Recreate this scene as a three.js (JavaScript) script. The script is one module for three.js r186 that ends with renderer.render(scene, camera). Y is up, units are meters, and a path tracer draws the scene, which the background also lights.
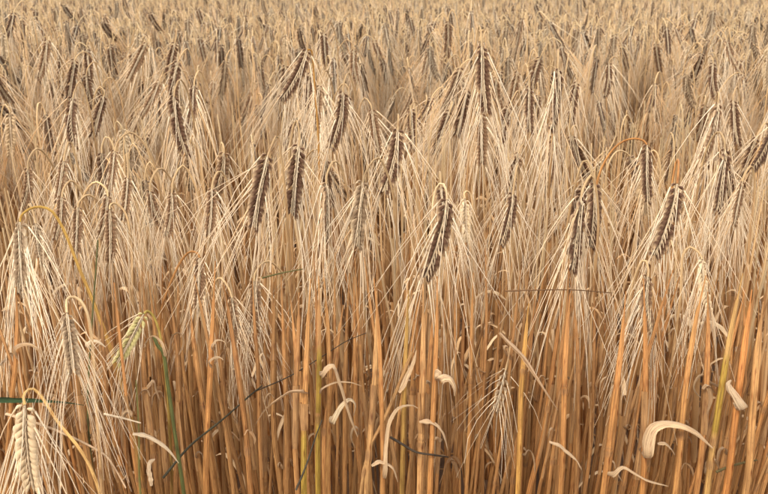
import * as THREE from 'three';
import { mergeGeometries } from 'three/addons/utils/BufferGeometryUtils.js';
import { ImprovedNoise } from 'three/addons/math/ImprovedNoise.js';

// ---------------------------------------------------------------- camera, sky, sun, exposure
const scene = new THREE.Scene();
const PH = 494, PW = 768, FOCAL = 800;                       // photograph size and focal length in its pixels
const camera = new THREE.PerspectiveCamera(2 * Math.atan(PH / 2 / FOCAL) * 180 / Math.PI, PW / PH, 0.02, 600);
camera.position.set(0, 1.0, 0);
camera.rotation.set(-18.4 * Math.PI / 180, 0, 0);
camera.focus = 0.92; camera.userData.fStop = 16;               // the far rows go a little soft
camera.updateMatrixWorld(true);

const renderer = new THREE.WebGLRenderer({ antialias: true });
renderer.setSize(1024, 659);
renderer.toneMapping = THREE.LinearToneMapping;
renderer.toneMappingExposure = 2.15;
renderer.shadowMap.enabled = true;
renderer.shadowMap.type = THREE.PCFSoftShadowMap;

const SUN = new THREE.Vector3(-0.55, 1.0, 0.62).normalize();   // behind the viewer's left shoulder, veiled by cloud
{
  const W = 256, H = 128, d = new Float32Array(W * H * 4), n = new ImprovedNoise();
  for (let j = 0; j < H; j++) for (let i = 0; i < W; i++) {
    const up = ((j + 0.5) / H - 0.5) * Math.PI, az = ((i + 0.5) / W) * Math.PI * 2;
    const x = Math.cos(up) * Math.cos(az), y = Math.sin(up), z = Math.cos(up) * Math.sin(az);
    let c = 0;
    for (let o = 0, a = 0.5, f = 2.2; o < 5; o++, a *= 0.5, f *= 2.1) c += a * n.noise(x * f + 7, Math.abs(y) * f * 1.6 + 3, z * f);
    const s = 1 + 0.35 * c, k = (j * W + i) * 4;
    const t = Math.max(0, y);
    d[k] = (0.97 - 0.03 * t) * s; d[k + 1] = (0.955 - 0.02 * t) * s; d[k + 2] = (0.93 + 0.03 * t) * s; d[k + 3] = 1;
  }
  const sky = new THREE.DataTexture(d, W, H, THREE.RGBAFormat, THREE.FloatType);
  sky.mapping = THREE.EquirectangularReflectionMapping; sky.magFilter = THREE.LinearFilter; sky.needsUpdate = true;
  scene.background = sky; scene.environment = sky;
  scene.backgroundIntensity = 1.0; scene.environmentIntensity = 1.0;
}
const sun = new THREE.DirectionalLight(new THREE.Color(1.0, 0.91, 0.78), 1.5);
sun.position.copy(SUN).multiplyScalar(30);
sun.castShadow = true; sun.shadow.radius = 22; sun.shadow.mapSize.set(2048, 2048);
Object.assign(sun.shadow.camera, { left: -12, right: 12, top: 12, bottom: -12, near: 1, far: 70 });
sun.target.position.set(0, 0.5, -4);
scene.add(sun, sun.target);

// ---------------------------------------------------------------- helpers
const V = (x = 0, y = 0, z = 0) => new THREE.Vector3(x, y, z);
function rngOf(a) { return () => { a |= 0; a = a + 0x6D2B79F5 | 0; let t = Math.imul(a ^ a >>> 15, 1 | a); t = t + Math.imul(t ^ t >>> 7, 61 | t) ^ t; return ((t ^ t >>> 14) >>> 0) / 4294967296; }; }
let rnd = rngOf(20240);
const R = (a, b) => a + (b - a) * rnd();
const gauss = (m = 0, s = 1) => m + s * Math.sqrt(-2 * Math.log(rnd() + 1e-9)) * Math.cos(6.2831853 * rnd());
const clamp = (x, a, b) => Math.min(b, Math.max(a, x));
const noise = new ImprovedNoise();
/** a point of the place at a photograph pixel and a distance from the lens plane */
function at(px, py, depth) { return V((px - PW / 2) / FOCAL * depth, -(py - PH / 2) / FOCAL * depth, -depth).applyMatrix4(camera.matrixWorld); }
function toPix(p) { const q = p.clone().applyMatrix4(camera.matrixWorldInverse); return [PW / 2 + q.x / -q.z * FOCAL, PH / 2 - q.y / -q.z * FOCAL, -q.z]; }
camera.matrixWorldInverse.copy(camera.matrixWorld).invert();
const taken = new Map();
function numbered(name) { const n = taken.get(name) ?? 0; taken.set(name, n + 1); return n ? name + '_' + String(n).padStart(3, '0') : name; }
function shadows(o) { o.castShadow = true; o.receiveShadow = true; return o; }
function mesh(name, geo, mat, parent) { const m = shadows(new THREE.Mesh(geo, mat)); m.name = name; parent.add(m); return m; }
function tag(o, label, category, group) { o.userData.label = label; if (category) o.userData.category = category; if (group) o.userData.group = group; return o; }

function geometry(pos, nor, uv, col, idx) {
  const g = new THREE.BufferGeometry();
  g.setAttribute('position', new THREE.Float32BufferAttribute(pos, 3));
  if (nor) g.setAttribute('normal', new THREE.Float32BufferAttribute(nor, 3));
  g.setAttribute('uv', new THREE.Float32BufferAttribute(uv, 2));
  g.setAttribute('color', new THREE.Float32BufferAttribute(col, 3));
  g.setIndex(idx);
  if (!nor) g.computeVertexNormals();
  return g;
}
/** tube along points; radius(t) in metres and colour(t, a) per ring; closed at the far end */
function tube(pts, sides, radius, colour) {
  const pos = [], nor = [], uv = [], col = [], idx = [], n = pts.length;
  let prev = null, len = 0;
  for (let i = 0; i < n; i++) {
    const tan = pts[Math.min(n - 1, i + 1)].clone().sub(pts[Math.max(0, i - 1)]).normalize();
    if (!prev) prev = Math.abs(tan.x) < 0.8 ? V(1, 0, 0) : V(0, 0, 1);
    const u = prev.clone().sub(tan.clone().multiplyScalar(prev.dot(tan))).normalize(), w = tan.clone().cross(u);
    prev = u;
    if (i) len += pts[i].distanceTo(pts[i - 1]);
    const t = i / (n - 1), r = radius(t);
    for (let k = 0; k <= sides; k++) {
      const a = k / sides * 6.2831853, d = u.clone().multiplyScalar(Math.cos(a)).addScaledVector(w, Math.sin(a));
      pos.push(pts[i].x + d.x * r, pts[i].y + d.y * r, pts[i].z + d.z * r); nor.push(d.x, d.y, d.z); uv.push(k / sides, len * 4);
      const c = colour(t, a); col.push(c[0], c[1], c[2]);
    }
  }
  const m = sides + 1;
  for (let i = 0; i < n - 1; i++) for (let k = 0; k < sides; k++) { const a = i * m + k, b = a + 1, c = a + m, d = c + 1; idx.push(a, b, c, b, d, c); }
  return geometry(pos, nor, uv, col, idx);
}
const mixc = (a, b, t) => [a[0] + (b[0] - a[0]) * t, a[1] + (b[1] - a[1]) * t, a[2] + (b[2] - a[2]) * t];
const scl = (c, s) => [c[0] * s, c[1] * s, c[2] * s];
function smooth(pts, n) { return new THREE.CatmullRomCurve3(pts, false, 'centripetal').getSpacedPoints(n); }

// ---------------------------------------------------------------- colours (linear) and materials
const C = {
  awn: [0.81, 0.665, 0.47], awnTan: [0.68, 0.425, 0.195], sterile: [0.55, 0.42, 0.27],
  neck: [0.60, 0.44, 0.24], straw: [0.50, 0.262, 0.09], sheath: [0.53, 0.30, 0.12], orange: [0.47, 0.207, 0.061],
  node: [0.26, 0.14, 0.06], leaf: [0.66, 0.48, 0.28], leafTan: [0.58, 0.35, 0.16],
};
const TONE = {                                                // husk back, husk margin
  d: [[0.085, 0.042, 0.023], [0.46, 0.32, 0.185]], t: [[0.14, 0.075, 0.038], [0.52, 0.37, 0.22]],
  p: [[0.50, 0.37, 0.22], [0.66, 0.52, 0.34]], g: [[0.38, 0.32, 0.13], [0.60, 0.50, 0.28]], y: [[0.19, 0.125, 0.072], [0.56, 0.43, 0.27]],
};
function streakTexture() {                                     // fibres and specks that run along straw and blades
  const W = 128, H = 512, d = new Uint8Array(W * H * 4), r = rngOf(5);
  const lines = Array.from({ length: W }, () => r());
  for (let y = 0; y < H; y++) for (let x = 0; x < W; x++) {
    const f = noise.noise(x * 0.55, y * 0.012, 1.5) * 0.14 + noise.noise(x * 0.22, y * 0.008, 5.5) * 0.3 + noise.noise(x * 0.07, y * 0.03, 8.5) * 0.14 + (lines[x] - 0.5) * 0.16 + (r() - 0.5) * 0.05;
    const blot = Math.max(0, noise.noise(x * 0.07 + 20, y * 0.05, 3.3) - 0.28) * 1.1, spk = noise.noise(x * 0.33, y * 0.22, 7.7) > 0.62 ? 0.3 : 0;
    const k = (y * W + x) * 4, s = clamp(0.84 + f - blot * 0.4 - spk, 0.2, 1);
    d[k] = 255 * Math.min(1, s + 0.03); d[k + 1] = 255 * clamp(s - blot * 0.12, 0, 1); d[k + 2] = 255 * clamp(s - blot * 0.18 - 0.02, 0, 1); d[k + 3] = 255;
  }
  const t = new THREE.DataTexture(d, W, H); t.wrapS = t.wrapT = THREE.RepeatWrapping; t.magFilter = THREE.LinearFilter; t.colorSpace = THREE.SRGBColorSpace; t.needsUpdate = true;
  return t;
}
const streak = streakTexture();
const M = {};
function mat(key, opts) { return M[key] ??= new THREE.MeshPhysicalMaterial({ name: key, vertexColors: true, side: THREE.DoubleSide, roughness: 0.62, specularIntensity: 0.5, ...opts }); }
mat('straw', { map: streak, bumpMap: streak, bumpScale: 0.0003, roughness: 0.68, specularIntensity: 0.35 });
mat('blade', { map: streak, bumpMap: streak, bumpScale: 0.0003, roughness: 0.62, transmission: 0.25, thickness: 0 });
mat('husk', { roughness: 0.7, specularIntensity: 0.25 });
mat('awn', { roughness: 0.7, specularIntensity: 0.6, transmission: 0.15, thickness: 0 });
mat('plant', { roughness: 0.8, transmission: 0.2, thickness: 0 });

// ---------------------------------------------------------------- ground
{
  const W = 1024, d = new Uint8Array(W * W * 4), r = rngOf(9);
  for (let y = 0; y < W; y++) for (let x = 0; x < W; x++) {
    let f = 0; for (let o = 0, a = 0.5, q = 8; o < 6; o++, a *= 0.55, q *= 2) f += a * noise.noise(x / W * q + 3, y / W * q + 9, 0.5 + o);
    const g = clamp(0.5 + f * 0.8 + (r() - 0.5) * 0.14, 0, 1), k = (y * W + x) * 4;
    d[k] = 58 + 74 * g; d[k + 1] = 42 + 56 * g; d[k + 2] = 30 + 38 * g; d[k + 3] = 255;
  }
  const t = new THREE.DataTexture(d, W, W); t.wrapS = t.wrapT = THREE.RepeatWrapping; t.magFilter = THREE.LinearFilter; t.colorSpace = THREE.SRGBColorSpace; t.repeat.set(260, 260); t.needsUpdate = true;
  const g = new THREE.PlaneGeometry(400, 400, 2, 2); g.rotateX(-Math.PI / 2);
  const m = mesh('ground', g, new THREE.MeshStandardMaterial({ name: 'soil', map: t, bumpMap: t, bumpScale: 0.012, roughness: 0.95 }), scene);
  m.userData.kind = 'structure'; m.userData.label = 'dry brown soil under the barley';
}

// ---------------------------------------------------------------- pieces of a barley plant
/** husked kernel: points down -y from the origin, broad face along x, spine towards +z */
function kernelGeo(tone, seed) {
  const r = rngOf(seed), L = 0.0122, pos = [], uv = [], col = [], idx = [], N = 7, S = 8;
  const [back, edge] = TONE[tone];
  const prof = [0.25, 0.72, 0.98, 1.0, 0.8, 0.46, 0.16];
  for (let i = 0; i < N; i++) for (let k = 0; k < S; k++) {
    const t = i / (N - 1), a = k / S * 6.2831853, w = 0.0028 * prof[i], h = 0.0025 * prof[i] * (0.9 + 0.2 * r());
    const ridge = Math.sin(a) > 0.9 ? 1.18 : 1;
    pos.push(Math.cos(a) * w, -t * L, Math.sin(a) * h * ridge + 0.0012 * Math.sin(t * 3.1));
    uv.push(k / S, t);
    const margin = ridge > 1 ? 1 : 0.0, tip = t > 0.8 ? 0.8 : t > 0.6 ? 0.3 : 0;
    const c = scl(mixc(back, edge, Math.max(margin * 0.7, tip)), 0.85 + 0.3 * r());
    col.push(c[0], c[1], c[2]);
  }
  for (let i = 0; i < N - 1; i++) for (let k = 0; k < S; k++) { const a = i * S + k, b = i * S + (k + 1) % S; idx.push(a, a + S, b, b, a + S, b + S); }
  for (let k = 1; k < S - 1; k++) idx.push((N - 1) * S, (N - 1) * S + k + 1, (N - 1) * S + k, 0, k, k + 1);
  return geometry(pos, null, uv, col, idx);
}
const kernels = {};
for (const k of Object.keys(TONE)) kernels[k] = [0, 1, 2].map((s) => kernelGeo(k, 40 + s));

/** layout of one ear hanging from the origin along -y: kernels with matrices, awns as geometries, the rachis with its barren florets */
function earLayout(tone, seed, o = {}) {
  const keep = rnd; rnd = rngOf(seed);
  const L = o.length ?? 0.088, per = o.per ?? 14, curve = o.curve ?? gauss(0, 0.16), spread = o.spread ?? 1.15;
  const axis = (s) => V(curve * 0.09 * s * s, -s * L, 0);
  const out = { kernels: [], awns: [], rachis: null };
  const Q = new THREE.Quaternion(), down = V(0, -1, 0);
  for (const side of [-1, 1]) for (let i = 0; i < per; i++) {
    const s = clamp((i + (side > 0 ? 0.5 : 0) + R(-0.12, 0.12)) / (per + 0.3), 0, 1);
    const fat = 0.74 + 0.5 * Math.sin(Math.PI * clamp(0.12 + s * 0.83, 0, 1));
    const splay = (i === 0 ? R(0.7, 1.15) : i === 1 ? R(0.4, 0.65) : R(0.44, 0.6)) * (1 - 0.35 * s);
    const lift = gauss(0, 0.10) + (i < 2 ? gauss(0, 0.35) : 0);
    const dir = V(side * Math.sin(splay), -Math.cos(splay), Math.sin(lift)).normalize();
    const p = axis(s).add(V(side * 0.0022, 0, gauss(0, 0.0004)));
    Q.setFromUnitVectors(down, dir);
    const sc = 1.06 * fat * R(0.9, 1.08) * (i < 1 ? 0.7 : 1);
    const turn = new THREE.Quaternion().setFromAxisAngle(V(0, 1, 0), side * Math.PI / 2 + gauss(0, 0.25));
    const m = new THREE.Matrix4().compose(p, Q.clone().multiply(turn), V(sc, sc, sc));
    if (i > 1 && rnd() < 0.03) continue;
    out.kernels.push({ m, v: Math.floor(rnd() * 3) });
    // its awn
    if (rnd() < 0.07) continue;
    const tip = p.clone().addScaledVector(dir, 0.0116 * sc);
    const al = R(0.13, 0.19) * (1 - 0.15 * s) * (o.awn ?? 1) * (rnd() < 0.12 ? R(0.45, 0.8) : 1);
    const fan = side * (0.03 + Math.abs(gauss(0.06, 0.10)) + (i < 3 ? R(0, 0.36) : 0)) * spread, depth = gauss(0, 0.10) * spread;
    const d0 = V(fan * 1.05 + Math.sin(splay) * side * 0.42, -1, depth).normalize();
    const bend = V(-fan * R(0, 0.75) - side * R(0, 0.09) + gauss(0, 0.05), -R(0, 0.15), gauss(0, 0.06));
    const ts = [0, 0.045, 0.13, 0.35, 0.65, 1], pts = []; for (const t of ts) { pts.push(tip.clone().addScaledVector(d0, al * t).addScaledVector(bend, al * t * t)); }
    const base = mixc(C.awn, C.awnTan, rnd() * (o.warm ?? rnd())), tint = scl(base, R(0.85, 1.12)), r0 = R(0.00052, 0.0008);
    if (rnd() < 0.35) { const b2 = bend.clone().add(V(side * R(0.02, 0.2), 0, gauss(0, 0.15))), p2 = ts.map((t) => tip.clone().addScaledVector(d0, al * 0.9 * t).addScaledVector(b2, al * t)); out.awns.push(tube(p2, 3, (t) => r0 * 0.8 * (1 - 0.66 * t), () => tint)); }
    out.awns.push(tube(pts, 3, (t) => { const q = ts[Math.round(t * 5)]; return r0 * (1 - 0.66 * q) + 0.0006 * Math.max(0, 1 - q * 9); }, () => tint));
  }
  // rachis and pairs of barren florets lying on both faces
  const parts = [tube([0, 0.2, 0.4, 0.6, 0.8, 0.97].map(axis), 5, () => 0.0012, () => scl(C.sterile, 0.8))];
  for (let i = 0; i < per * 2 - 2; i++) for (const face of [-1, 1]) {
    const s = (i + 0.4) / (per * 2), p = axis(s).add(V((i % 2 ? 1 : -1) * 0.0009, 0, face * 0.0016));
    const e = p.clone().add(V((i % 2 ? 1 : -1) * R(0.0002, 0.002), -R(0.008, 0.0105), face * R(0.0009, 0.0022)));
    const tint = scl(C.sterile, R(0.7, 1.15));
    parts.push(tube([p, p.clone().lerp(e, 0.5).add(V(0, 0, face * 0.0003)), e], 4, (t) => 0.0008 * (1 - 0.85 * Math.abs(t - 0.35) * 1.4), () => tint));
  }
  // a few loose awns that lie along the middle of the ear
  for (let i = 0; i < 3; i++) {
    const face = i % 2 ? 1 : -1, p = V(gauss(0, 0.0008), -R(0.002, 0.02), face * 0.003), len = R(0.12, 0.17), b = V(gauss(0, 0.06), 0, face * R(0, 0.05)), tint = scl(C.awn, R(0.9, 1.1));
    const pts = []; for (let k = 0; k <= 5; k++) { const t = k / 5; pts.push(p.clone().add(V(0, -len * t, face * 0.0022 * Math.sin(Math.min(1, t * 2) * 1.57))).addScaledVector(b, len * t * t)); }
    out.awns.push(tube(pts, 3, (t) => 0.0007 * (1 - 0.7 * t), () => tint));
  }
  out.rachis = mergeGeometries(parts);
  out.tone = tone;
  rnd = keep;
  return out;
}
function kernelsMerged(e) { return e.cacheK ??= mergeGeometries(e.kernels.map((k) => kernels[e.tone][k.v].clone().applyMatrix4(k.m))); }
function awnsMerged(e) { return e.cacheA ??= mergeGeometries(e.awns); }

const layouts = {};
function layoutOf(tone, n, o) { return layouts[tone + n + (o ? JSON.stringify(o) : '')] ??= earLayout(tone, 700 + n * 31 + tone.charCodeAt(0) * 7, o); }

/** stem geometry: pts from the ground up to the ear, in metres */
function stemGeo(pts, r0, r1, colours, nodes = [], sides = 7, power = 1.3, knee = 0) {
  const n = 44, cv = new THREE.CatmullRomCurve3(pts, false, 'centripetal'), c = []; cv.arcLengthDivisions = 400;
  for (let i = 0; i <= n; i++) c.push(cv.getPointAt(1 - Math.pow(1 - i / n, 2.4)));
  let total = 0; const cum = [0]; for (let i = 1; i <= n; i++) { total += c[i].distanceTo(c[i - 1]); cum.push(total); }
  // extra rings at the nodes
  const rings = c.map((p, i) => ({ p, s: cum[i], k: 0 }));
  const curveAt = (s) => { let i = 1; while (i < n && cum[i] < s) i++; const f = (s - cum[i - 1]) / Math.max(1e-6, cum[i] - cum[i - 1]); return c[i - 1].clone().lerp(c[i], f); };
  for (const s of nodes) for (const [o, k] of [[-0.006, 0], [-0.003, 0.8], [0, 1], [0.003, 0.8], [0.006, 0]]) if (s + o > 0 && s + o < total) rings.push({ p: curveAt(s + o), s: s + o, k });
  rings.sort((a, b) => a.s - b.s);
  const rr = rings.map((q) => q.s / total), ph = R(0, 50);
  const g = tube(rings.map((q) => q.p), sides, (t) => { const q = rings[Math.round(t * (rings.length - 1))], u = q.s / total; return (knee ? (u < knee ? r0 * (1 - 0.12 * u / knee) : u < knee + 0.6 * (1 - knee) ? r0 * 0.88 + (0.0015 - r0 * 0.88) * (u - knee) / (0.6 * (1 - knee)) : 0.0015 - 0.0009 * (u - knee) / (1 - knee)) : r0 + (r1 - r0) * Math.pow(u, power)) * (1 + 0.38 * q.k); },
    (t) => { const q = rings[Math.round(t * (rings.length - 1))], u = q.s / total; const b = colours(u, q.p.y); const f = 1 + 0.2 * noise.noise(q.s * 11, ph, 0.3) + 0.14 * noise.noise(q.s * 60, ph, 4.3); return mixc(scl(b, f), C.node, q.k * 0.75); });
  return g;
}
/** open sheath wrapped round a stretch of stem */
function sheathGeo(p0, p1, r, tint, seed) {
  const rr = rngOf(seed), n = 9, S = 9, pos = [], uv = [], col = [], idx = [], open = 4.4 + rr() * 1.5, a0 = rr() * 6.28;
  const dir = p1.clone().sub(p0), len = dir.length(); dir.normalize();
  const u = V(1, 0, 0).sub(dir.clone().multiplyScalar(dir.x)).normalize(), w = dir.clone().cross(u);
  for (let i = 0; i <= n; i++) {
    const t = i / n, wob = 1 + 0.07 * noise.noise(t * 5, seed, 0.5) - 0.16 * Math.max(0, 1 - t * 7) + (t > 0.85 ? (t - 0.85) * 0.6 : 0);
    for (let k = 0; k <= S; k++) {
      const a = a0 + (k / S) * open * (1 - 0.12 * t), R2 = r * wob * (k === S ? 1.16 : k === 0 ? 0.98 : 1);
      const p = p0.clone().lerp(p1, t).addScaledVector(u, Math.cos(a) * R2).addScaledVector(w, Math.sin(a) * R2);
      pos.push(p.x, p.y, p.z); uv.push(k / S * 1.4, t * len * 4 + seed * 0.37);
      const f = 1 + 0.2 * noise.noise(t * 4, k * 0.4, seed); col.push(tint[0] * f, tint[1] * f, tint[2] * f);
    }
  }
  for (let i = 0; i < n; i++) for (let k = 0; k < S; k++) { const a = i * (S + 1) + k, b = a + 1, c = a + S + 1, d = c + 1; idx.push(a, b, c, b, d, c); }
  return geometry(pos, null, uv, col, idx);
}
/** dry blade along points; width in metres, fold makes a shallow gutter, twist in radians */
function leafGeo(pts, width, tint, fold = 0.25, twist = 0.5, side = V(1, 0, 0), seed = 1) {
  const n = 20, c = smooth(pts, n), X = 4, pos = [], uv = [], col = [], idx = []; let len = 0;
  for (let i = 0; i <= n; i++) {
    const t = i / n, tan = c[Math.min(n, i + 1)].clone().sub(c[Math.max(0, i - 1)]).normalize();
    let u = side.clone().sub(tan.clone().multiplyScalar(side.dot(tan))).normalize();
    const w0 = tan.clone().cross(u), a = twist * t + 0.3 * noise.noise(t * 3, seed, 2.2);
    u = u.multiplyScalar(Math.cos(a)).addScaledVector(w0, Math.sin(a)); const w = tan.clone().cross(u);
    if (i) len += c[i].distanceTo(c[i - 1]);
    const wd = width * Math.min(1, 0.45 + t * 3) * Math.pow(Math.max(0.02, 1 - t), 0.55) * (1 + 0.12 * noise.noise(t * 7, seed, 5.5));
    for (let k = 0; k <= X; k++) {
      const q = k / X - 0.5, p = c[i].clone().addScaledVector(u, q * wd).addScaledVector(w, (Math.abs(q) * 2) ** 1.5 * wd * fold + wd * 0.10 * noise.noise(t * 9, k * 1.3, seed));
      pos.push(p.x, p.y, p.z); uv.push(q * 1.2 + seed * 0.31, len * 4);
      const f = 1 + 0.22 * noise.noise(t * 6, k * 0.7, seed + 0.5); col.push(tint[0] * f, tint[1] * f, tint[2] * f);
    }
  }
  for (let i = 0; i < n; i++) for (let k = 0; k < X; k++) { const a = i * (X + 1) + k, b = a + 1, d = a + X + 1, e = d + 1; idx.push(a, b, d, b, e, d); }
  return geometry(pos, null, uv, col, idx);
}
const stemColour = (base, mid, top) => (u) => (u < 0.5 ? mixc(base, mid, u * 2) : mixc(mid, top, (u - 0.5) * 2));

// ---------------------------------------------------------------- one barley plant standing for itself
const placed = [];                                            // ground spots already taken
/**
 * A: where the ear hangs from, T: where its tip is (world). o.bend: ground direction in which the stem stands off; o.path: further stem points
 */
function barleyPlant(A, T, tone, o = {}) {
  const axis = T.clone().sub(A), earLen = o.earLen ?? axis.length(); axis.normalize();
  const up = axis.clone().negate();
  const b = o.bend ? o.bend.clone() : V(R(-1, 1), 0, -R(0.15, 1)).normalize();
  const w = o.w ?? R(0.012, 0.04), rise = o.rise ?? R(0.01, 0.028);
  let pts;
  if (o.path) pts = [A.clone(), ...o.path];
  else {
    const peak = A.clone().addScaledVector(up, rise * 0.65).addScaledVector(b, w * 0.5); peak.y += rise * 0.45;
    const shoulder = A.clone().addScaledVector(b, w * 1.05); shoulder.y -= 0.004;
    const low = A.clone().addScaledVector(b, w * 1.35); low.y -= R(0.07, 0.12);
    pts = [A.clone().addScaledVector(axis, 0.002), A.clone().addScaledVector(up, rise * 0.5).addScaledVector(b, w * 0.08), peak, shoulder, low];
  }
  const last = pts[pts.length - 1], prev = pts[pts.length - 2];
  if (last.y > 0.01) {
    const lean = V(last.x - prev.x, 0, last.z - prev.z).multiplyScalar(o.path ? 0.8 : 0.25), foot = last.clone().add(lean).add(V(gauss(0, 0.03), 0, gauss(-0.02, 0.03)));
    const mid = last.clone().lerp(foot, 0.5); mid.y = last.y * 0.5; mid.x += gauss(0, 0.008);
    foot.y = -0.01; pts.push(mid, foot);
  }
  pts.reverse();
  const foot = pts[0].clone(); foot.y = 0;
  placed.push(foot);
  const root = new THREE.Group(); root.name = numbered(o.name ?? 'barley_plant'); root.position.copy(foot); scene.add(root);
  const loc = pts.map((p) => p.clone().sub(foot));
  const h = A.y, f = R(0.85, 1.12), gold = o.gold;
  const cols = stemColour(scl(C.orange, f), scl(gold ? C.straw : mixc(C.straw, C.orange, rnd()), f), scl(gold ?? C.neck, f));
  const nodes = [h * R(0.12, 0.2), h * R(0.36, 0.44), h * R(0.58, 0.68)];
  mesh('stem', stemGeo(loc, o.r ?? R(0.0024, 0.0032), 0.00125, cols, nodes), M.straw, root);
  // sheath over the stretch above the second node, with its withered blade
  if (o.sheath ?? rnd() < 0.7) {
    const c = smooth(loc, 40), s0 = c.find((p) => p.y > nodes[1]) ?? c[10], s1 = c.find((p) => p.y > nodes[1] + h * R(0.12, 0.2)) ?? c[20];
    mesh('leaf_sheath', sheathGeo(s0, s1, R(0.0034, 0.0046), scl(C.sheath, R(0.8, 1.1)), Math.floor(R(1, 900))), M.blade, root);
    if (o.leaf ?? rnd() < 0.45) mesh('leaf', blade(s1, R(0.06, 0.14)), M.blade, root);
  }
  // the ear
  const ear = new THREE.Group(); ear.name = 'ear'; root.add(ear);
  ear.position.copy(A).sub(foot);
  const roll = o.roll ?? gauss(0, 0.35);
  ear.quaternion.setFromUnitVectors(V(0, -1, 0), axis).multiply(new THREE.Quaternion().setFromAxisAngle(V(0, 1, 0), roll));
  ear.scale.setScalar(clamp(earLen / 0.093, 0.55, 1.3));
  const e = layoutOf(tone, o.variant ?? Math.floor(R(0, 9)), o.shape);
  mesh('rachis', e.rachis, M.husk, ear);
  if (o.fine) {
    for (const k of e.kernels) { const m = mesh('kernel', kernels[tone][k.v], M.husk, ear); k.m.decompose(m.position, m.quaternion, m.scale); }
    for (const a of e.awns) mesh('awn', a, M.awn, ear);
  } else {
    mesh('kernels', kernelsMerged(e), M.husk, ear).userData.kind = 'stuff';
    mesh('awns', awnsMerged(e), M.awn, ear).userData.kind = 'stuff';
  }
  return root;
}
function blade(p, len, tint) {
  const a = R(0, 6.28), d = V(Math.cos(a), 0, Math.sin(a)), pts = [p.clone()];
  const k = R(0.25, 0.8), droop = R(0.5, 1.6);
  for (let i = 1; i <= 4; i++) { const t = i / 4; pts.push(p.clone().addScaledVector(d, len * k * t).add(V(0, len * (0.75 * t - droop * t * t), 0))); }
  return leafGeo(pts, R(0.004, 0.0085), tint ?? scl(mixc(C.leafTan, C.leaf, rnd()), R(0.85, 1.1)), R(0.1, 0.45), gauss(0, 1.2), V(-Math.sin(a), 0, Math.cos(a)), R(1, 99));
}

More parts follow.
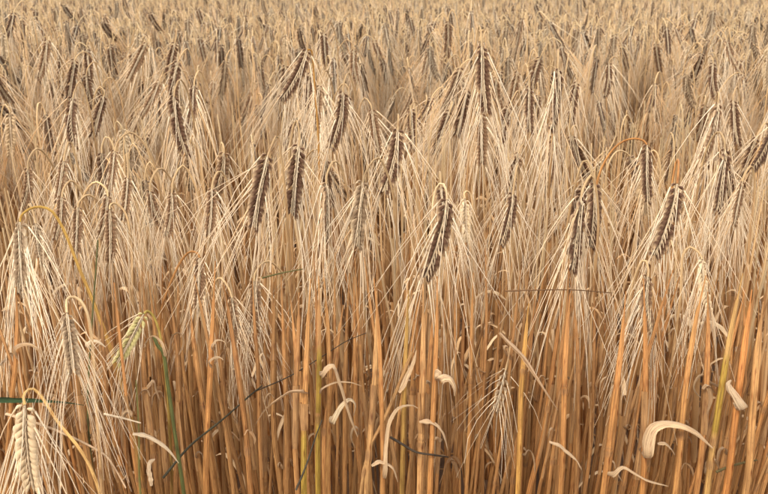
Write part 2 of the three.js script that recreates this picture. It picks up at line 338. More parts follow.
// ---------------------------------------------------------------- the ears one can point at
// [x, y of the neck, x, y of the tip in the photograph, tone, options]
// l: label, s: short name used to describe its neighbours, d: distance
const EARS = [
  [482, 46, 481, 117, 'd', { l: 'tallest dark barley ear with star-shaped top, standing above the middle of the field', s: 'the tallest star-topped ear', roll: 0.1, variant: 1, w: 0.012 }],
  [307, 50, 291, 108, 'd', { l: 'dark ear leaning left from a golden stem, long awns sweeping down to the left', s: 'the left-leaning ear on a golden stem', path: [[311, 50], [312.5, 58], [315, 90], [318, 130], [320, 190]], gold: [0.5, 0.27, 0.06], roll: 0.35 }],
  [299, 145, 291, 220, 'd', { l: 'star-topped dark ear with a wide fan of pale awns, left of centre', s: 'the wide-fanned star-topped ear', roll: 0.1, shape: { spread: 1.35 } }],
  [268, 155, 246, 232, 'd', { l: 'long dark ear tilted left, just left of the wide-fanned star-topped ear', s: 'the long tilted dark ear', roll: 0.6, shape: { spread: 1.3 } }],
  [398, 129, 395, 199, 'd', { l: 'dark two-rowed ear with a pale middle stripe, near the picture centre', s: 'the striped dark ear near the centre', roll: 0.0, variant: 2, w: 0.012 }],
  [343, 91, 342, 153, 'd', { l: 'dark upright-hanging ear between the golden stem and the striped central ear', s: 'the dark ear beside the golden stem', roll: 0.1 }],
  [372, 109, 378, 155, 't', {}],
  [411, 108, 413, 154, 'd', {}],
  [437, 98, 440, 132, 'd', {}],
  [383, 92, 385, 118, 't', {}],
  [320, 85, 316, 134, 't', {}],
  [354, 50, 350, 88, 't', {}],
  [401, 68, 392, 92, 't', { roll: 1.0 }],
  [416, 72, 412, 98, 't', {}],
  [411, 41, 408, 60, 't', {}],
  [363, 181, 352, 252, 'y', { l: 'greyish ear tilting left below the striped central ear', s: 'the greyish tilted ear', roll: 0.5 }],
  [326, 183, 328, 246, 't', { l: 'slim brown ear hanging right of the wide-fanned star-topped ear', roll: 1.1 }],
  [441, 186, 443, 222, 'd', { l: 'short dark ear tucked behind the large hanging pair right of centre', d: 0.92, path: [[443.5, 180], [446, 168], [455, 120], [462, 84]].reverse(), up: 1 }],
  [447, 200, 436, 286, 'd', { l: 'large dark ear with long awn curtain, right of centre, hanging from a pale crook', s: 'the large ear on a pale crook', path: [[446, 190], [442, 183], [437, 187], [433, 205], [432, 260]], gold: [0.66, 0.5, 0.3], roll: 0.3 }],
  [465, 199, 464, 246, 'p', { l: 'small pale ear with curled neck beside the large ear on a pale crook', path: [[464, 194], [467, 191], [471, 196], [473, 215], [474, 250]] }],
  [513, 193, 508, 250, 'd', { l: 'brown ear with splayed awns midway between the pale crook and the right pair', s: 'the splayed brown ear', roll: 0.2 }],
  [558, 69, 557, 136, 'd', { l: 'very dark straight ear with flat dark top, right of the tallest ear', s: 'the very dark straight ear', roll: 0.8 }],
  [529, 86, 526, 136, 'd', {}],
  [553, 136, 547, 196, 't', { l: 'brown ear hanging directly below the very dark straight ear', roll: 0.5 }],
  [557, 34, 544, 58, 't', {}],
  [589, 66, 585, 92, 't', {}],
  [609, 63, 611, 98, 'd', {}],
  [629, 64, 625, 92, 'd', {}],
  [640, 72, 641, 92, 't', {}],
  [663, 62, 663, 84, 't', {}],
  [684, 35, 682, 62, 't', {}],
  [713, 63, 709, 102, 'd', {}],
  [726, 39, 730, 76, 't', { l: 'ear with fanned awns high at the upper right', s: 'the upper right fanned ear' }],
  [742, 74, 748, 112, 'd', { l: 'brown ear bowing over at the right edge on an arched stem', path: [[738, 72.5], [730, 77], [722, 88], [716, 104]], roll: 0.6 }],
  [718, 103, 704, 167, 't', { l: 'big plump brown ear tilting left in the right of the second row', s: 'the big plump right-hand ear', roll: 0.5 }],
  [733, 100, 735, 148, 'd', {}],
  [655, 116, 670, 135, 't', { l: 'small reddish ear tilted right on a bowed stem', path: [[651, 113], [645, 115], [640, 122], [630, 160]], roll: 0.7 }],
  [689, 83, 689, 115, 't', {}],
  [668, 93, 667, 118, 't', {}],
  [592, 100, 590, 128, 't', {}],
  [612, 110, 615, 136, 't', {}],
  [725, 149, 718, 216, 'd', { l: 'dark ear tilting left below the big plump right-hand ear', roll: 0.4 }],
  [742, 181, 735, 215, 't', {}],
  [647, 145, 643, 206, 'd', { l: 'dark ear under a long brown arched stem that comes from the left', s: 'the ear under the brown arch', path: [[643, 140.5], [633, 138.5], [620, 143], [608, 156], [598, 178], [590, 230]], gold: [0.42, 0.2, 0.06], roll: 0.35 }],
  [677, 184, 664, 264, 'd', { l: 'large dark ear with pale stripe below an upright reddish stem stub', s: 'the large striped right-hand ear', path: [[678, 172], [678.5, 162], [677, 159.5], [675.5, 164], [672, 185], [668, 230]], zback: 0.012, gold: [0.5, 0.24, 0.08], roll: 0.15, variant: 2 }],
  [594, 183, 597, 252, 'd', { l: 'dark right-hand ear of the close pair right of centre', s: 'the close pair of ears', roll: 0.2 }],
  [581, 197, 571, 276, 'd', { l: 'long dark left-hand ear of the close pair right of centre', roll: 0.5 }],
  [648, 275, 636, 337, 't', { l: 'lowest brown ear on the right, below the large striped ear', s: 'the lowest right-hand ear', roll: 0.25, d: 0.82 }],
  [702, 260, 700, 312, 'p', { l: 'pale ear on a kinked neck right of the lowest right-hand ear', path: [[701, 256], [697, 251], [690, 247], [684, 252], [680, 300]], d: 0.85 }],
  [20, 222, 29, 282, 'y', { l: 'greyish ear at the left edge hanging from a high golden arch', s: 'the ear on the golden arch', path: [[22, 215], [32, 208], [42, 207], [52, 211], [64, 230], [78, 265], [92, 298], [106, 335], [122, 385], [134, 430], [140, 470]], gold: [0.56, 0.36, 0.08], r: 0.0042, d: 0.86, earLen: 0.082 }],
  [36, 222, 42, 262, 'y', { l: 'greyish ear tucked behind the ear on the golden arch' }],
  [67, 313, 77, 376, 'y', { l: 'big pale ear with a long awn curtain at lower left, hooked cream neck', s: 'the big hooked pale ear', path: [[66.5, 305], [67.5, 299], [72, 296.5], [80, 300], [87, 312], [92, 340], [96, 400]], gold: [0.66, 0.5, 0.28], d: 0.69, roll: 0.5, shape: { spread: 1.2, awn: 1.35 } }],
  [25, 405, 21, 492, 'p', { l: 'cream ear in the bottom left corner hanging from a small hook', s: 'the cream corner ear', path: [[24, 396], [28, 390], [34, 389], [42, 397], [58, 422], [82, 452], [98, 486]], gold: [0.62, 0.42, 0.16], d: 0.70, roll: 0.15, shape: { spread: 0.7 }, earLen: 0.082 }],
  [144, 314, 126, 352, 'g', { l: 'yellow-green unripe ear at lower left, tilting left', s: 'the yellow-green ear', d: 0.85, earLen: 0.062, path: [[147, 311], [152, 314], [157, 324], [162, 345], [168, 400]], gold: [0.5, 0.4, 0.1], roll: 0.3 }],
  [110, 210, 112, 264, 't', { l: 'brown ear with tent of pale awns, left of the picture', s: 'the tented ear on the left', path: [[110, 206], [113, 203], [119, 205], [126, 214], [131, 240], [133, 300]] }],
  [128, 177, 128, 217, 't', {}],
  [78, 206, 78, 246, 't', {}],
  [108, 195, 107, 212, 't', {}],
  [62, 196, 62, 224, 't', {}],
  [28, 168, 28, 206, 't', {}],
  [64, 160, 63, 186, 't', {}],
  [115, 150, 115, 186, 't', {}],
  [150, 190, 152, 228, 't', {}],
  [172, 192, 173, 222, 't', {}],
  [212, 188, 214, 240, 't', { l: 'brown ear left of the long tilted dark ear' }],
  [200, 258, 200, 312, 't', { l: 'low brown ear with an arched reddish neck, left of centre', s: 'the low arched brown ear', path: [[197, 253], [190, 252], [182, 260], [172, 280], [160, 320]], gold: [0.45, 0.22, 0.07] }],
  [232, 296, 239, 330, 't', { l: 'small low ear tilting right beside the low arched brown ear' }],
  [254, 280, 260, 336, 't', { l: 'low greyish-brown ear with awns sweeping right, left of centre' }],
  [18, 138, 14, 168, 't', {}],
  [73, 97, 66, 150, 'd', { l: 'dark ear in the second row near the left edge', s: 'the dark ear near the left edge' }],
  [104, 96, 93, 142, 'd', { l: 'dark ear leaning left with thick awns, upper left', s: 'the dark leaning upper left ear' }],
  [174, 96, 175, 158, 'd', { l: 'long straight dark ear with awns to its left, upper left', s: 'the long straight upper left ear', roll: 0.6 }],
  [160, 80, 147, 120, 't', {}],
  [194, 85, 196, 136, 'd', {}],
  [214, 80, 213, 112, 't', {}],
  [240, 98, 235, 128, 't', {}],
  [265, 106, 252, 132, 'd', { roll: 0.9 }],
  [245, 72, 242, 94, 't', {}],
  [28, 86, 17, 114, 'd', {}],
  [62, 84, 55, 108, 't', {}],
  [128, 80, 124, 98, 't', {}],
  [135, 112, 128, 150, 't', {}],
  [195, 55, 194, 74, 't', {}],
  [366, 93, 364, 112, 't', {}],
  [481, 112, 482, 168, 't', { l: 'brown ear hanging directly beneath the tallest star-topped ear', d: 1.15 }],
  [506, 369, 511, 385, 'y', { l: 'withered ear seen end-on, awns raying out to the left', s: 'the withered end-on ear', d: 0.84, endOn: 1, shape: { spread: 2.6, awn: 0.95, per: 6 } }],
];
const ROWS = [[0, 62, 'in the far rows'], [62, 104, 'in the third row'], [104, 170, 'in the second row'], [170, 240, 'in the front row'], [240, 500, 'low in the front']];
const marks = EARS.filter((e) => e[5].s), used = new Set();
for (const e of EARS) if (e[5].l) used.add(e[5].l);
const toneWord = { d: 'dark brown', t: 'tan brown', p: 'pale', g: 'yellow-green', y: 'greyish' };
function autoLabel(x, y, tx, tone) {
  const tilt = tx - x < -5 ? 'left-tilting' : tx - x > 4 ? 'right-tilting' : 'straight-hanging';
  const near = marks.map((m) => [Math.hypot(m[0] - x, m[1] - y), m]).sort((a, b) => a[0] - b[0]);
  for (const [, m] of near.slice(0, 4)) {
    const dx = x - m[0], dy = y - m[1], dir = Math.abs(dx) > Math.abs(dy) ? (dx < 0 ? 'left of' : 'right of') : dy < 0 ? 'above' : 'below';
    for (const size of ['', 'slim ']) { const s = `${size}${toneWord[tone]} ${tilt} ear just ${dir} ${m[5].s}`; if (!used.has(s) && s.split(' ').length <= 16 && !size) { used.add(s); return s; } }
  }
  return null;
}
const rowCount = {};
const ORD = ['first', 'second', 'third', 'fourth', 'fifth', 'sixth', 'seventh', 'eighth', 'ninth', 'tenth'];
const landed = [];
for (const [ax, ay, tx, ty, tone, o] of EARS) {
  const px = Math.hypot(tx - ax, ty - ay);
  let d = o.d ?? clamp(72 / px, 0.74, 6);
  if (!o.d) { if (ay > 140) d = Math.min(d, 0.98 - 0.0006 * (ay - 140)); while (d > 0.74 && at(ax, ay, d).y < 0.64) d -= 0.02; while (d < 3 && at(ax, ay, d).y > 0.95) d += 0.02; }
  const A = at(ax, ay, d);
  let T = at(tx, ty, d), opt = { ...o };
  if (o.endOn) { T = A.clone().add(V(-0.012, -0.03, 0.028)); opt.earLen = 0.05; opt.bend = V(0.3, 0, -1).normalize(); }
  else if (!o.earLen) opt.earLen = clamp(T.clone().sub(A).length(), 0.056, 0.1);
  // an ear hangs a little towards or away from the viewer
  const dirv = T.clone().sub(A).normalize(); if (!o.endOn) dirv.z += gauss(0.02, 0.10); dirv.normalize();
  T = A.clone().addScaledVector(dirv, opt.earLen);
  if (o.path && !o.up) opt.path = o.path.map(([x, y], i) => at(x, y, d + (o.zback ?? 0.004) * Math.min(3, i + 1)));
  else opt.path = undefined;
  opt.fine = px >= 46 || !!o.s || d < 0.95;
  const plant = barleyPlant(A, T, tone, opt);
  landed.push([ax, ay, Math.hypot(tx - ax, ty - ay), d]);
  let label = o.l ?? autoLabel(ax, ay, tx, tone);
  if (!label) label = 'FIX ' + ax + ' ' + ay;
  tag(plant, label, 'barley', ay < 62 ? 'barley in the far rows' : ay < 170 ? 'barley in the middle rows' : 'barley in the front row');
}

/** would an ear hanging from A cover one of the ears above? */
function covers(A) {
  const [x, y, d] = toPix(A), ear = 75 / d, all = 165 / d;
  return landed.some(([ex, ey, el, ed]) => ed > d - 0.03 && Math.abs(ex - x) < (d > 1.45 ? 5 + 8 / d : 12 + 14 / d) && y < ey + el && y + all * 0.8 > ey) || landed.some(([ex, ey]) => Math.hypot(ex - x, ey - y) < 10 / d);
}
// ---------------------------------------------------------------- stalks in front whose leaf or colour singles them out
/** upright stalk through pixel points (top first), optional blades given as pixel points */
function stalk(o) {
  if (!o.whole) while (o.pts[0][1] < 372 && o.pts.length > 1) { const [[x0, y0], [x1, y1]] = o.pts; if (y1 <= 372) o.pts.shift(); else { const f = (372 - y0 + R(0, 12)) / (y1 - y0); o.pts[0] = [x0 + (x1 - x0) * f, y0 + (y1 - y0) * f]; } }
  const d = o.d ?? 0.8, top = o.pts.map(([x, y]) => at(x, y, d));
  const grows = !o.whole;                                      // the stem goes on upwards, thinner, into the ears behind
  if (grows) { const [[x0, y0], [x1, y1]] = o.pts, l = d < 0.8 ? R(70, 110) : R(60, 130), k = l / (y1 - y0), z = d < 0.85 ? 0.05 : 0.035, q = gauss(0, 5); top.unshift(at(x0 + (x0 - x1) * k + q, y0 - l, d + z), at(x0 + (x0 - x1) * k * 0.5 + q * 0.3, y0 - l * 0.5, d + z * 0.4)); }
  const last = top[top.length - 1], prev = top[top.length - 2], run = last.clone().sub(prev);
  const k = clamp(last.y / Math.max(0.02, -run.y), 0, 6) * 0.5, foot = last.clone().add(V(run.x * k, 0, run.z * k * 0.3 - 0.02)); foot.y = -0.01;
  const mid = last.clone().lerp(foot, 0.5); mid.y = last.y * 0.5;
  const pts = [...top, mid, foot].reverse(), base = foot.clone(); base.y = 0;
  placed.push(base);
  const g = new THREE.Group(); g.name = numbered(o.name ?? 'barley_stalk'); g.position.copy(base); scene.add(g); if (!o.g && o.r > 0.0025) o.r *= 0.78;
  const loc = pts.map((p) => p.clone().sub(base));
  const f = R(0.8, 1.0), c = o.c ?? mixc(C.straw, C.orange, rnd());
  const nodes = (o.nodes ?? [R(0.45, 0.62)]).map((n) => (Array.isArray(n) ? at(n[0], n[1], d).y : n));
  mesh('stem', stemGeo(loc, o.r ?? R(0.0028, 0.0038), o.r1 ?? (grows ? 0.0009 : (o.r ?? 0.003) * 0.75), (u, y) => { let cc = c; for (const [ya, yb, bc] of o.bands ?? []) { const a = at(0, ya, d).y, b = at(0, yb, d).y; if (y < a + 0.008 && y > b - 0.008) cc = bc; } return scl(cc, f); }, nodes, 7, 1.3, grows ? clamp((loc[loc.length - 3].y - 0.01) / loc[loc.length - 1].y, 0.5, 0.95) : 0), o.m ?? M.straw, g);
  if (o.sheath) {
    if (!o.whole) { o.sheath[1] = Math.max(o.sheath[1], 386 + R(0, 18)); o.sheath[3] = Math.max(o.sheath[3], o.sheath[1] + 35); }
    const cc = smooth(loc, 60), ya = at(o.sheath[2], o.sheath[3], d).y, yb = at(o.sheath[0], o.sheath[1], d).y;
    const s0 = cc.find((p) => p.y > ya) ?? cc[30], s1 = cc.find((p) => p.y > yb) ?? cc[50];
    mesh('leaf_sheath', sheathGeo(s0, s1, (o.r ?? 0.0032) * 1.12, o.sc ?? scl(C.sheath, R(0.85, 1.1)), Math.floor(R(1, 900))), M.blade, g);
  }
  for (const b of o.blades ?? []) {
    const p = b.p.map(([x, y, z]) => at(x, y, d - 0.012 + (z ?? 0)).sub(base)), sp = smooth(loc, 80).reduce((m, q) => (q.distanceTo(p[0]) < m.distanceTo(p[0]) ? q : m));
    if (sp.distanceTo(p[0]) > 0.004 && sp.distanceTo(p[0]) < 0.03 && p[0].clone().sub(sp).dot(p[1].clone().sub(p[0])) > 0) p.unshift(sp.clone().add(V(0, -0.004, 0)));
    mesh('leaf', leafGeo(p, b.w ?? 0.008, b.c ?? C.leaf, b.fold ?? 0.3, b.twist ?? 0.6, b.side ?? V(0.35, 0.2, 0.9), R(1, 90)), M.blade, g);
  }
  if (!o.g) spots0.push([o.pts[o.pts.length - 1][0], o.l]);
  tag(g, o.l ?? besideLabel(o), o.cat ?? 'stalk', o.g);
  return g;
}
const spots0 = [], SHORT = { 'yellow-green barley stalk beside': 'the yellow-green stalk', 'thick straw stalk with yellow': 'the yellow-footed stalk', 'thick tan stalk with a': 'the thick dark-jointed stalk', 'broad tan stalk with a': 'the broad tan leafy stalk', 'stalk with the broadest': 'the broadest-leaved stalk', 'golden stalk right of': 'the golden stalk', 'stalk with a short cream': 'the stalk with a short cream leaf', 'slanting tan stalk': 'the slanting jointed stalk', 'broad orange stalk': 'the stalk with a spoon-shaped blade', 'broad tan stalk at': 'the right edge stalk', 'thin bright green': 'the bright green stalk', 'olive green': 'the olive stalk', 'stalk at the left': 'the left edge stalk', 'stalk with two tiny': 'the stalk with two tiny hooks', 'stalk topped by': 'the stalk with a rolled leaf', 'stalk with a yellow-green length': 'the stalk with a yellow-green length' };
const usedBeside = new Set();
/** a plain front stalk is told by its thickness, its leaf and the marked stalk next to it */
function besideLabel(o) {
  const x = o.pts[o.pts.length - 1][0], look = (o.r > 0.0028 ? 'thick' : 'slender') + (o.c[1] / o.c[0] > 0.48 ? ' tan' : ' orange') + ' straw stalk' + (o.blades?.length ? ' with a small dry leaf' : '');
  const near = spots0.map(([sx, l]) => [Math.abs(sx - x), sx, SHORT[Object.keys(SHORT).find((k) => l.startsWith(k))]]).filter((n) => n[2]).sort((a, b) => a[0] - b[0]);
  for (const far of ['just ', '', 'further ']) for (const [, sx, short] of near.slice(0, 2)) { const l = `${look} ${o.d < 0.92 ? '' : 'set back, '}${far}${x < sx ? 'left' : 'right'} of ${short}`; if (!usedBeside.has(l) && l.split(' ').length <= 16) { usedBeside.add(l); return l; } }
  return `${look} in the ${x < 256 ? 'left' : x < 512 ? 'middle' : 'right'} of the front thicket`;
}
const YG = [0.37, 0.245, 0.045], GR = [0.12, 0.135, 0.04];
stalk({ pts: [[320, 300], [319, 372], [318, 430], [318, 486]], d: 0.78, c: mixc(C.straw, C.sheath, 0.5), bands: [[360, 404, YG], [424, 520, YG]], r: 0.0036, nodes: [[318, 405]], l: 'yellow-green barley stalk beside the folded cream leaf, bottom centre-left',  blades: [{ p: [[321, 374], [325, 367], [334, 364], [339, 376], [348, 406], [358, 437]], w: 0.0105, twist: 0.9 }, { p: [[322, 388], [335, 382], [350, 382], [362, 386]], w: 0.004 }] });
stalk({ pts: [[308, 290], [306, 370], [304, 430], [304, 486]], d: 0.75, c: C.straw, bands: [[432, 520, YG]], r: 0.004, l: 'thick straw stalk with yellow foot and broad cream leaf arching left', sheath: [307, 300, 305, 428], blades: [{ p: [[303, 393], [292, 393], [279, 400], [266, 410], [256, 424]], w: 0.0085, twist: 0.5 }] });
stalk({ pts: [[330, 330], [329, 400], [328, 486]], d: 0.79, r: 0.0036, c: C.straw, l: 'pale straw stalk with a split white sheath right of the yellow-green stalk', blades: [{ p: [[331, 420], [340, 405], [350, 398], [356, 404], [354, 416]], w: 0.011, c: [0.74, 0.6, 0.38] }] });
stalk({ pts: [[378, 330], [374, 390], [370, 440], [367, 486]], d: 0.76, r: 0.0042, c: [0.50, 0.29, 0.115], nodes: [[369, 442]], l: 'thick tan stalk with a dark joint low in the centre', sheath: [377, 340, 370, 436] });
stalk({ pts: [[412, 352], [396, 392], [382, 424], [371, 444], [362, 486]], d: 0.76, r: 0.0028, c: [0.46, 0.27, 0.11], whole: 1, l: 'slanting stalk with a flat pale blade rising right, bottom centre', blades: [{ p: [[398, 392], [404, 378], [412, 362], [416, 350]], w: 0.011, twist: 0.2 }] });
stalk({ pts: [[381, 380], [382, 430], [383, 486]], d: 0.74, r: 0.003, l: 'stalk with a cream leaf arching right over the bottom centre', blades: [{ p: [[383, 474], [385, 440], [390, 418], [399, 407], [413, 405], [418, 408]], w: 0.0085, twist: 0.4 }, { p: [[371, 465], [378, 460], [386, 462], [394, 468], [398, 482]], w: 0.008 }] });
stalk({ pts: [[424, 330], [422, 400], [420, 486]], d: 0.76, r: 0.0048, c: C.sheath, l: 'broad tan stalk with a cream leaf curling down to the right', sheath: [424, 335, 421, 440], blades: [{ p: [[419, 421], [427, 419], [436, 423], [444, 433], [448, 450]], w: 0.0105, twist: 0.5 }] });
stalk({ pts: [[406, 340], [404, 400], [402, 486]], d: 0.77, r: 0.0034, c: [0.43, 0.26, 0.07], l: 'yellowish stalk left of the broad tan stalk, bottom centre' });
stalk({ pts: [[438, 330], [434, 390], [430, 486]], d: 0.75, r: 0.0036, l: 'stalk topped by a rolled cream leaf, right of bottom centre', blades: [{ p: [[437, 377], [444, 374], [452, 377], [456, 388], [455, 396]], w: 0.014, fold: 0.6, twist: 0.3 }] });
stalk({ pts: [[646, 330], [645, 400], [644, 440], [643, 486]], d: 0.74, r: 0.0038, l: 'stalk with the broadest cream leaf arching right, bottom right', sheath: [646, 380, 644, 450], blades: [{ p: [[645, 456], [646, 440], [652, 427], [664, 422], [681, 424], [697, 432], [713, 448]], w: 0.0145, twist: 0.9 }] });
stalk({ pts: [[731, 330], [724, 372], [716, 424], [712, 450], [708, 486]], d: 0.74, r: 0.0042, c: [0.48, 0.29, 0.10], nodes: [[715, 428], [711, 452]], l: 'stalk with a yellow-green length above two dark joints, bottom right', bands: [[365, 424, YG]] });
stalk({ pts: [[744, 350], [735, 420], [727, 486]], d: 0.73, r: 0.0046, c: C.orange, l: 'broad orange stalk slanting up to the right, with a spoon-shaped pale blade', blades: [{ p: [[739, 410], [734, 400], [729, 390], [728, 383], [731, 380]], w: 0.014, fold: 0.5, c: [0.72, 0.56, 0.36] }] });
stalk({ pts: [[758, 340], [752, 420], [747, 486]], d: 0.72, r: 0.005, c: [0.49, 0.27, 0.10], l: 'broad tan stalk at the bottom right edge' });
stalk({ pts: [[526, 330], [521, 390], [518, 486]], d: 0.76, r: 0.0036, nodes: [[522, 352]], c: [0.47, 0.26, 0.07], l: 'golden stalk right of the withered end-on ear, long pale blade slanting down', blades: [{ p: [[500, 332], [513, 344], [526, 358], [542, 384], [558, 410]], w: 0.009, twist: 0.15, fold: 0.4, c: [0.64, 0.44, 0.25] }] });
stalk({ pts: [[566, 330], [564, 400], [561, 486]], d: 0.74, r: 0.0038, l: 'stalk with a short cream leaf arching over it, bottom right of centre', blades: [{ p: [[549, 441], [558, 443], [568, 451], [577, 460], [582, 470]], w: 0.009 }], nodes: [[565, 372]] });
stalk({ pts: [[620, 360], [612, 420], [604, 486]], d: 0.74, r: 0.0042, nodes: [[615, 437]], l: 'slanting tan stalk with a dark joint, left of the broadest cream leaf', blades: [{ p: [[612, 474], [622, 466], [634, 472], [648, 480], [668, 486]], w: 0.007 }] });
stalk({ pts: [[690, 350], [684, 400], [676, 486]], d: 0.75, r: 0.004, nodes: [[699, 419]], l: 'tan stalk behind the broadest cream leaf, small leaf at its side', blades: [{ p: [[657, 443], [664, 442], [671, 448], [675, 455]], w: 0.007 }] });
stalk({ pts: [[154, 336], [158, 346], [163, 352], [168, 385], [176, 440], [183, 486]], d: 0.76, r: 0.0022, c: GR, whole: 1, nodes: [], l: 'thin bright green stalk with a bent cream tip, bottom left', blades: [{ p: [[163, 350], [159, 341], [153, 337], [147, 342], [144, 348]], w: 0.008 }] });
stalk({ pts: [[136, 380], [139, 430], [140, 486]], d: 0.75, r: 0.0024, r1: 0.0007, c: [0.24, 0.22, 0.07], whole: 1, nodes: [], l: 'olive green stalk left of the bright green one, pale leaf falling right', blades: [{ p: [[133, 433], [143, 433], [158, 440], [170, 450], [179, 463]], w: 0.0085, c: [0.72, 0.58, 0.38] }, { p: [[150, 486], [147, 470], [149, 462], [155, 459]], w: 0.012, c: [0.72, 0.56, 0.36] }] });
stalk({ pts: [[98, 240], [96, 270], [93, 310], [91, 340], [89, 372], [88, 420]], d: 0.8, r: 0.0014, r1: 0.0008, whole: 1, c: [0.14, 0.14, 0.05], nodes: [], name: 'weed_stem', cat: 'weed', l: 'thin dark green weed stem rising beside the big hooked pale ear', blades: [{ p: [[85, 345], [92, 340], [99, 341], [106, 347]], w: 0.010, c: [0.72, 0.58, 0.38] }] });
stalk({ pts: [[18, 347], [12, 400], [8, 486]], d: 0.8, r: 0.0034, l: 'stalk at the left edge with a dull tan leaf arching right', blades: [{ p: [[14, 347], [22, 343], [33, 344], [42, 352], [47, 366]], w: 0.0095, c: [0.55, 0.37, 0.19] }] });
stalk({ pts: [[212, 340], [209, 400], [206, 486]], d: 0.8, r: 0.0042, l: 'stalk with two tiny pale leaf hooks, left of the dark weed', blades: [{ p: [[209, 361], [214, 357], [220, 357], [224, 360]], w: 0.006 }, { p: [[212, 345], [216, 340], [222, 340], [226, 343]], w: 0.006 }] });

// straw and weed that lie across
function rod(name, pts, d, r, c, label, cat, matl) {
  const w = pts.map(([x, y, z]) => at(x, y, d + (z ?? 0))), base = w[0].clone(); base.y = Math.min(...w.map((p) => p.y));
  const ph = R(0, 40), g = tube(smooth(w.map((p) => p.sub(base)), 26), 6, (t) => r * (1 - 0.45 * t) * (1 + 0.18 * noise.noise(t * 30, ph, 0)), (t) => scl(c, 1 + 0.35 * noise.noise(t * 24, ph, 2)));
  const m = shadows(new THREE.Mesh(g, matl ?? M.straw)); m.name = numbered(name); m.position.copy(base); scene.add(m); tag(m, label, cat); return m;
}
rod('weed_stem', [[163, 478], [190, 446, 0.01], [222, 420, 0.02], [253, 393, 0.03], [262, 386, 0.05]], 0.78, 0.0013, [0.06, 0.055, 0.032], 'dark withered weed stem slanting up to the right at lower left', 'weed');
rod('weed_stem', [[256, 391, 0.02], [290, 376], [320, 358], [345, 342], [366, 333, 0.02]], 0.8, 0.0007, [0.06, 0.045, 0.03], 'thin dark weed stem slanting across the stalks left of centre', 'weed');
rod('weed_stem', [[390, 437], [402, 444], [416, 452], [434, 455], [448, 457, 0.03]], 0.74, 0.0012, [0.06, 0.045, 0.03], 'short dark curved weed stem low between the centre stalks', 'weed');
rod('weed_stem', [[505, 291], [540, 290], [575, 290], [612, 293]], 0.85, 0.0008, [0.2, 0.11, 0.05], 'thin brown stem lying level below the close pair of ears', 'weed');
rod('weed_stem', [[262, 278], [282, 273], [303, 269]], 0.84, 0.001, [0.13, 0.12, 0.04], 'short olive stem lying level left of centre', 'weed');
rod('weed_stem', [[716, 472], [728, 467], [742, 463], [757, 460]], 0.73, 0.0013, [0.1, 0.08, 0.03], 'short dark twig at the bottom right', 'weed');
rod('weed_stem', [[296, 490], [306, 466], [316, 436], [322, 420]], 0.74, 0.001, [0.08, 0.07, 0.05], 'dark thin stem beside the yellow-green stalk', 'weed');
rod('loose_straw', [[6, 414], [30, 421], [60, 432], [92, 447], [106, 456], [116, 470], [126, 488]], 0.72, 0.0013, [0.66, 0.48, 0.3], 'long cream straw bent downward across the lower left corner', 'straw');
rod('loose_straw', [[104, 414], [122, 418], [141, 423]], 0.73, 0.0011, [0.72, 0.6, 0.42], 'short bright straw lying level at lower left', 'straw');
{
  const d = 0.735, p = [[-20, 398], [10, 399], [40, 400], [66, 402], [84, 405]].map(([x, y]) => at(x, y, d)), root = new THREE.Group(); root.name = 'grass_plant';
  const foot = p[0].clone(); foot.y = 0; root.position.copy(foot); scene.add(root);
  mesh('leaf', leafGeo(p.map((q) => q.clone().sub(foot)), 0.0085, [0.06, 0.13, 0.05], 0.2, 0.2, V(0, 1, 0.35), 4), M.blade, root);
  mesh('stem', tube(smooth([V(-0.02, 0, 0), V(-0.015, p[0].y * 0.5, 0), V(0, p[0].y, 0)], 10), 6, () => 0.0018, () => [0.09, 0.15, 0.04]), M.straw, root);
  tag(root, 'green grass blade reaching in level from the left edge', 'grass');
}

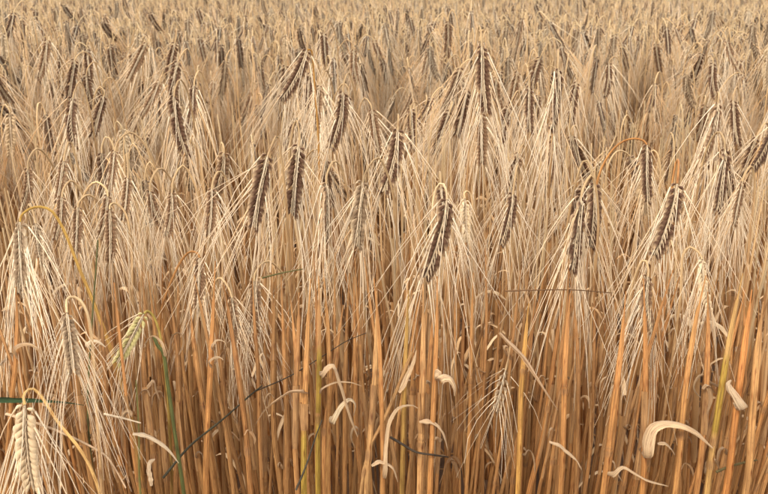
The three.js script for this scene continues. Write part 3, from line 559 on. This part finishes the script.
// ---------------------------------------------------------------- further front stalks, alike
{
  const N = 172;
  for (let i = 0; i < N; i++) {
    const x = ((i * 37 % N) + R(0.1, 0.9)) / N * 800 - 16, d = i % 2 ? R(0.79, 0.92) : R(0.92, 1.16), top = R(250, 340), lean = (x - 384) * 0.11 + gauss(0, 12), mid = gauss(0, 2);
    const thick = rnd() < 0.35, r = thick ? R(0.0029, 0.0036) : R(0.0016, 0.0027);
    stalk({ pts: [[x + lean * 1.1 + gauss(0, 5), top], [x + lean * 0.75, top + 50], [x + lean * 0.35 + mid, 430], [x, 490]], d, r, c: scl(mixc(mixc(C.straw, C.orange, rnd()), C.sheath, rnd() * 0.6), R(0.6, 1.05)),
      sheath: rnd() < 0.6 ? [x, R(330, 390), x, R(430, 490)] : null, nodes: [R(0.42, 0.66)],
      blades: rnd() < 0.55 ? [(() => { const bx = x + lean * 0.3, by = R(330, 470), s = rnd() < 0.5 ? -1 : 1, l = R(4, 15), dr = R(0.2, 2.6); return { p: [[bx, by], [bx + s * l * 0.3, by - l * 0.45], [bx + s * l * 0.7, by - l * 0.25], [bx + s * l * 0.95, by + l * dr * 0.4], [bx + s * l * (1 + gauss(0, 0.3)), by + l * dr]], w: R(0.003, 0.008), fold: R(0.1, 0.6), twist: gauss(0, 1.2), c: scl(mixc(C.leafTan, C.leaf, rnd()), R(0.75, 1)) }; })()] : [],
      g: 'stalks in the front thicket' });
  }
  let made = 0;
  for (let tries = 0; tries < 8000 && made < 40; tries++) {
    const d = R(1.0, 1.9), x = R(-0.52, 0.52) * d, A = V(x, clamp(gauss(0.83, 0.05), 0.7, 0.93), -d);
    if (covers(A)) continue;
    const [px, py, dd] = toPix(A); if (py < 30) continue;
    const T = A.clone().add(V(gauss(-0.012, 0.015), -0.086, gauss(0.005, 0.015)));
    const tn = rnd() < 0.7 ? 'd' : 't';
    tag(barleyPlant(A, T, tn, {}), autoLabel(px, py, toPix(T)[0], tn) ?? 'brown-eared barley plant standing in a gap between the larger ears', 'barley', 'barley in the gaps');
    landed.push([px, py, 70 / dd, dd]); made++;
  }
  console.log('gap plants', made);
}

// ---------------------------------------------------------------- the field behind: too many to count
function plantVariant(seed, tone, bare) {
  const keep = rnd; rnd = rngOf(seed);
  const h = R(0.76, 0.86), parts = [], b = V(1, 0, 0), w = R(0.012, 0.045), rise = R(0.012, 0.03), ang = R(-0.05, 0.42);
  const axis = V(-Math.sin(ang), -Math.cos(ang), gauss(0, 0.06)).normalize(), A = V(-w, h, 0), up = axis.clone().negate();
  const pts = [V(0, -0.01, 0), V(gauss(0, 0.01), h * 0.45, gauss(0, 0.01)), V(0.002, h - 0.09, 0), V(-w * 0.02, h - 0.004, 0), A.clone().addScaledVector(up, rise * 0.6).add(V(w * 0.5, rise * 0.45, 0)), A.clone().addScaledVector(up, rise * 0.4).add(V(w * 0.06, 0, 0)), A.clone()];
  const cols = stemColour(C.orange, mixc(C.straw, C.orange, rnd()), C.neck);
  parts.push(stemGeo(pts, R(0.0024, 0.0031), 0.00125, cols, [h * 0.17, h * 0.4, h * 0.63], 6));
  const s0 = V(0, h * 0.4, 0), s1 = V(0, h * R(0.52, 0.6), 0);
  parts.push(sheathGeo(s0, s1, 0.0042, scl(C.sheath, R(0.85, 1.1)), seed));
  for (let k = 0; k < 3; k++) if (rnd() < 0.45) parts.push(blade(V(0, h * R(0.25, 0.7), 0), R(0.06, 0.15)));
  if (bare) { const top = V(gauss(0, 0.02), h * R(0.84, 0.9), gauss(0, 0.02)); parts[0] = stemGeo([V(0, -0.01, 0), V(gauss(0, 0.01), h * 0.45, 0), top.clone().multiplyScalar(0.9), top], R(0.0024, 0.0036), 0.0009, cols, [h * 0.17, h * 0.4, h * 0.6], 6, 2.6); rnd = keep; return mergeGeometries(parts); }
  const e = earLayout(tone, seed + 3, { warm: 1 }), m = new THREE.Matrix4().compose(A, new THREE.Quaternion().setFromUnitVectors(V(0, -1, 0), axis).multiply(new THREE.Quaternion().setFromAxisAngle(V(0, 1, 0), R(0, 3.1))), V(1, 1, 1).multiplyScalar(R(0.85, 1.05)));
  parts.push(mergeGeometries([kernelsMerged(e), awnsMerged(e), e.rachis]).applyMatrix4(m));
  rnd = keep;
  return mergeGeometries(parts);
}
{
  const field = new THREE.Group(); field.name = 'barley_field'; field.userData.kind = 'stuff'; field.userData.label = 'dense ripe barley filling the field behind the front rows'; scene.add(field);
  const tones = ['t', 'y', 't', 'y', 't', 'd', 't', 'p', 't', 'y', 't', 'd'];
  const variants = tones.map((t, i) => plantVariant(5000 + i * 97, t)), bare = variants.length;
  for (let i = 0; i < 5; i++) variants.push(plantVariant(9000 + i * 41, 't', true));
  const spots = variants.map(() => []);
  // rings of depth: [from, to, plants per square metre]
  const rings = [[0.94, 1.3, 560], [1.3, 2.2, 440], [2.2, 5, 400], [5, 9, 280], [9, 16, 120], [16, 30, 40]];
  const q = new THREE.Quaternion(), e = new THREE.Euler(), col = new THREE.Color();
  for (const [d0, d1, den] of rings) {
    const half = (d) => 0.58 * d + 0.45, area = (half(d0) + half(d1)) * (d1 - d0), n = Math.round(area * den);
    for (let i = 0; i < n; i++) {
      const d = Math.sqrt(R(d0 * d0, d1 * d1)), x = R(-1, 1) * half(d);
      if (d < 1.5 && placed.some((p) => Math.hypot(p.x - x, p.z + d) < 0.012)) continue;
      let v = Math.floor(R(0, bare)); if (d < 1.1 || (d < 1.9 && rnd() < 0.5)) v = bare + Math.floor(R(0, 5));
      const tall = 0.985 + 0.06 * noise.noise(x * 1.3, d * 1.1, 4) + gauss(0, 0.045) - (d < 1.3 ? 0.03 : 0);
      e.set(gauss(0, 0.05), R(0, 6.2832), gauss(0.03, 0.05), 'ZXY'); q.setFromEuler(e);
      const wide = R(0.92, 1.1);
      if (v < bare && d < 2.4 && covers(V(x, 0.82 * tall, -d))) { if (d > 1.7) continue; v = bare + Math.floor(R(0, 5)); }
      spots[v].push([new THREE.Matrix4().compose(V(x, 0, -d), q, V(wide, clamp(tall, 0.78, 1.1), wide)), (() => { const l = R(0.84, 1.1), w = R(-0.04, 0.05); return col.clone().setRGB(l * (1 + w), l, l * (1 - 1.3 * w)); })()]);
    }
  }
  variants.forEach((g, v) => {
    const im = shadows(new THREE.InstancedMesh(g, M.plant, spots[v].length)); im.name = 'barley_plants'; field.add(im);
    spots[v].forEach(([m, c], i) => { im.setMatrixAt(i, m); im.setColorAt(i, c); });
  });
  console.log('field plants', spots.reduce((a, s) => a + s.length, 0), 'tris each', variants.map((g) => g.index.count / 3).join(' '));
}
{                                                              // chopped straw on the soil
  const g = tube([V(0, 0, 0), V(0.5, 0.03, 0), V(1, 0, 0)], 5, () => 0.018, () => C.straw), N = 2600;
  const im = shadows(new THREE.InstancedMesh(g, M.plant, N)); im.name = 'straw_litter'; im.userData.kind = 'stuff'; im.userData.label = 'broken straw lying on the soil';
  const q = new THREE.Quaternion(), e = new THREE.Euler();
  for (let i = 0; i < N; i++) { const d = R(0.4, 4); e.set(R(0, 6), R(0, 6.28), gauss(0, 0.12), 'YXZ'); q.setFromEuler(e); const s = R(0.04, 0.16); im.setMatrixAt(i, new THREE.Matrix4().compose(V(R(-1, 1) * (0.6 * d + 0.5), R(0.004, 0.03), -d), q, V(s, s * 0.8, s * 0.8))); }
  scene.add(im);
}
{ let n = 0; scene.traverse((o) => { if (o.isMesh) n++; if (/^FIX/.test(o.userData.label ?? '')) console.log(o.userData.label); }); console.log('meshes', n, 'top', scene.children.length); }
renderer.render(scene, camera);
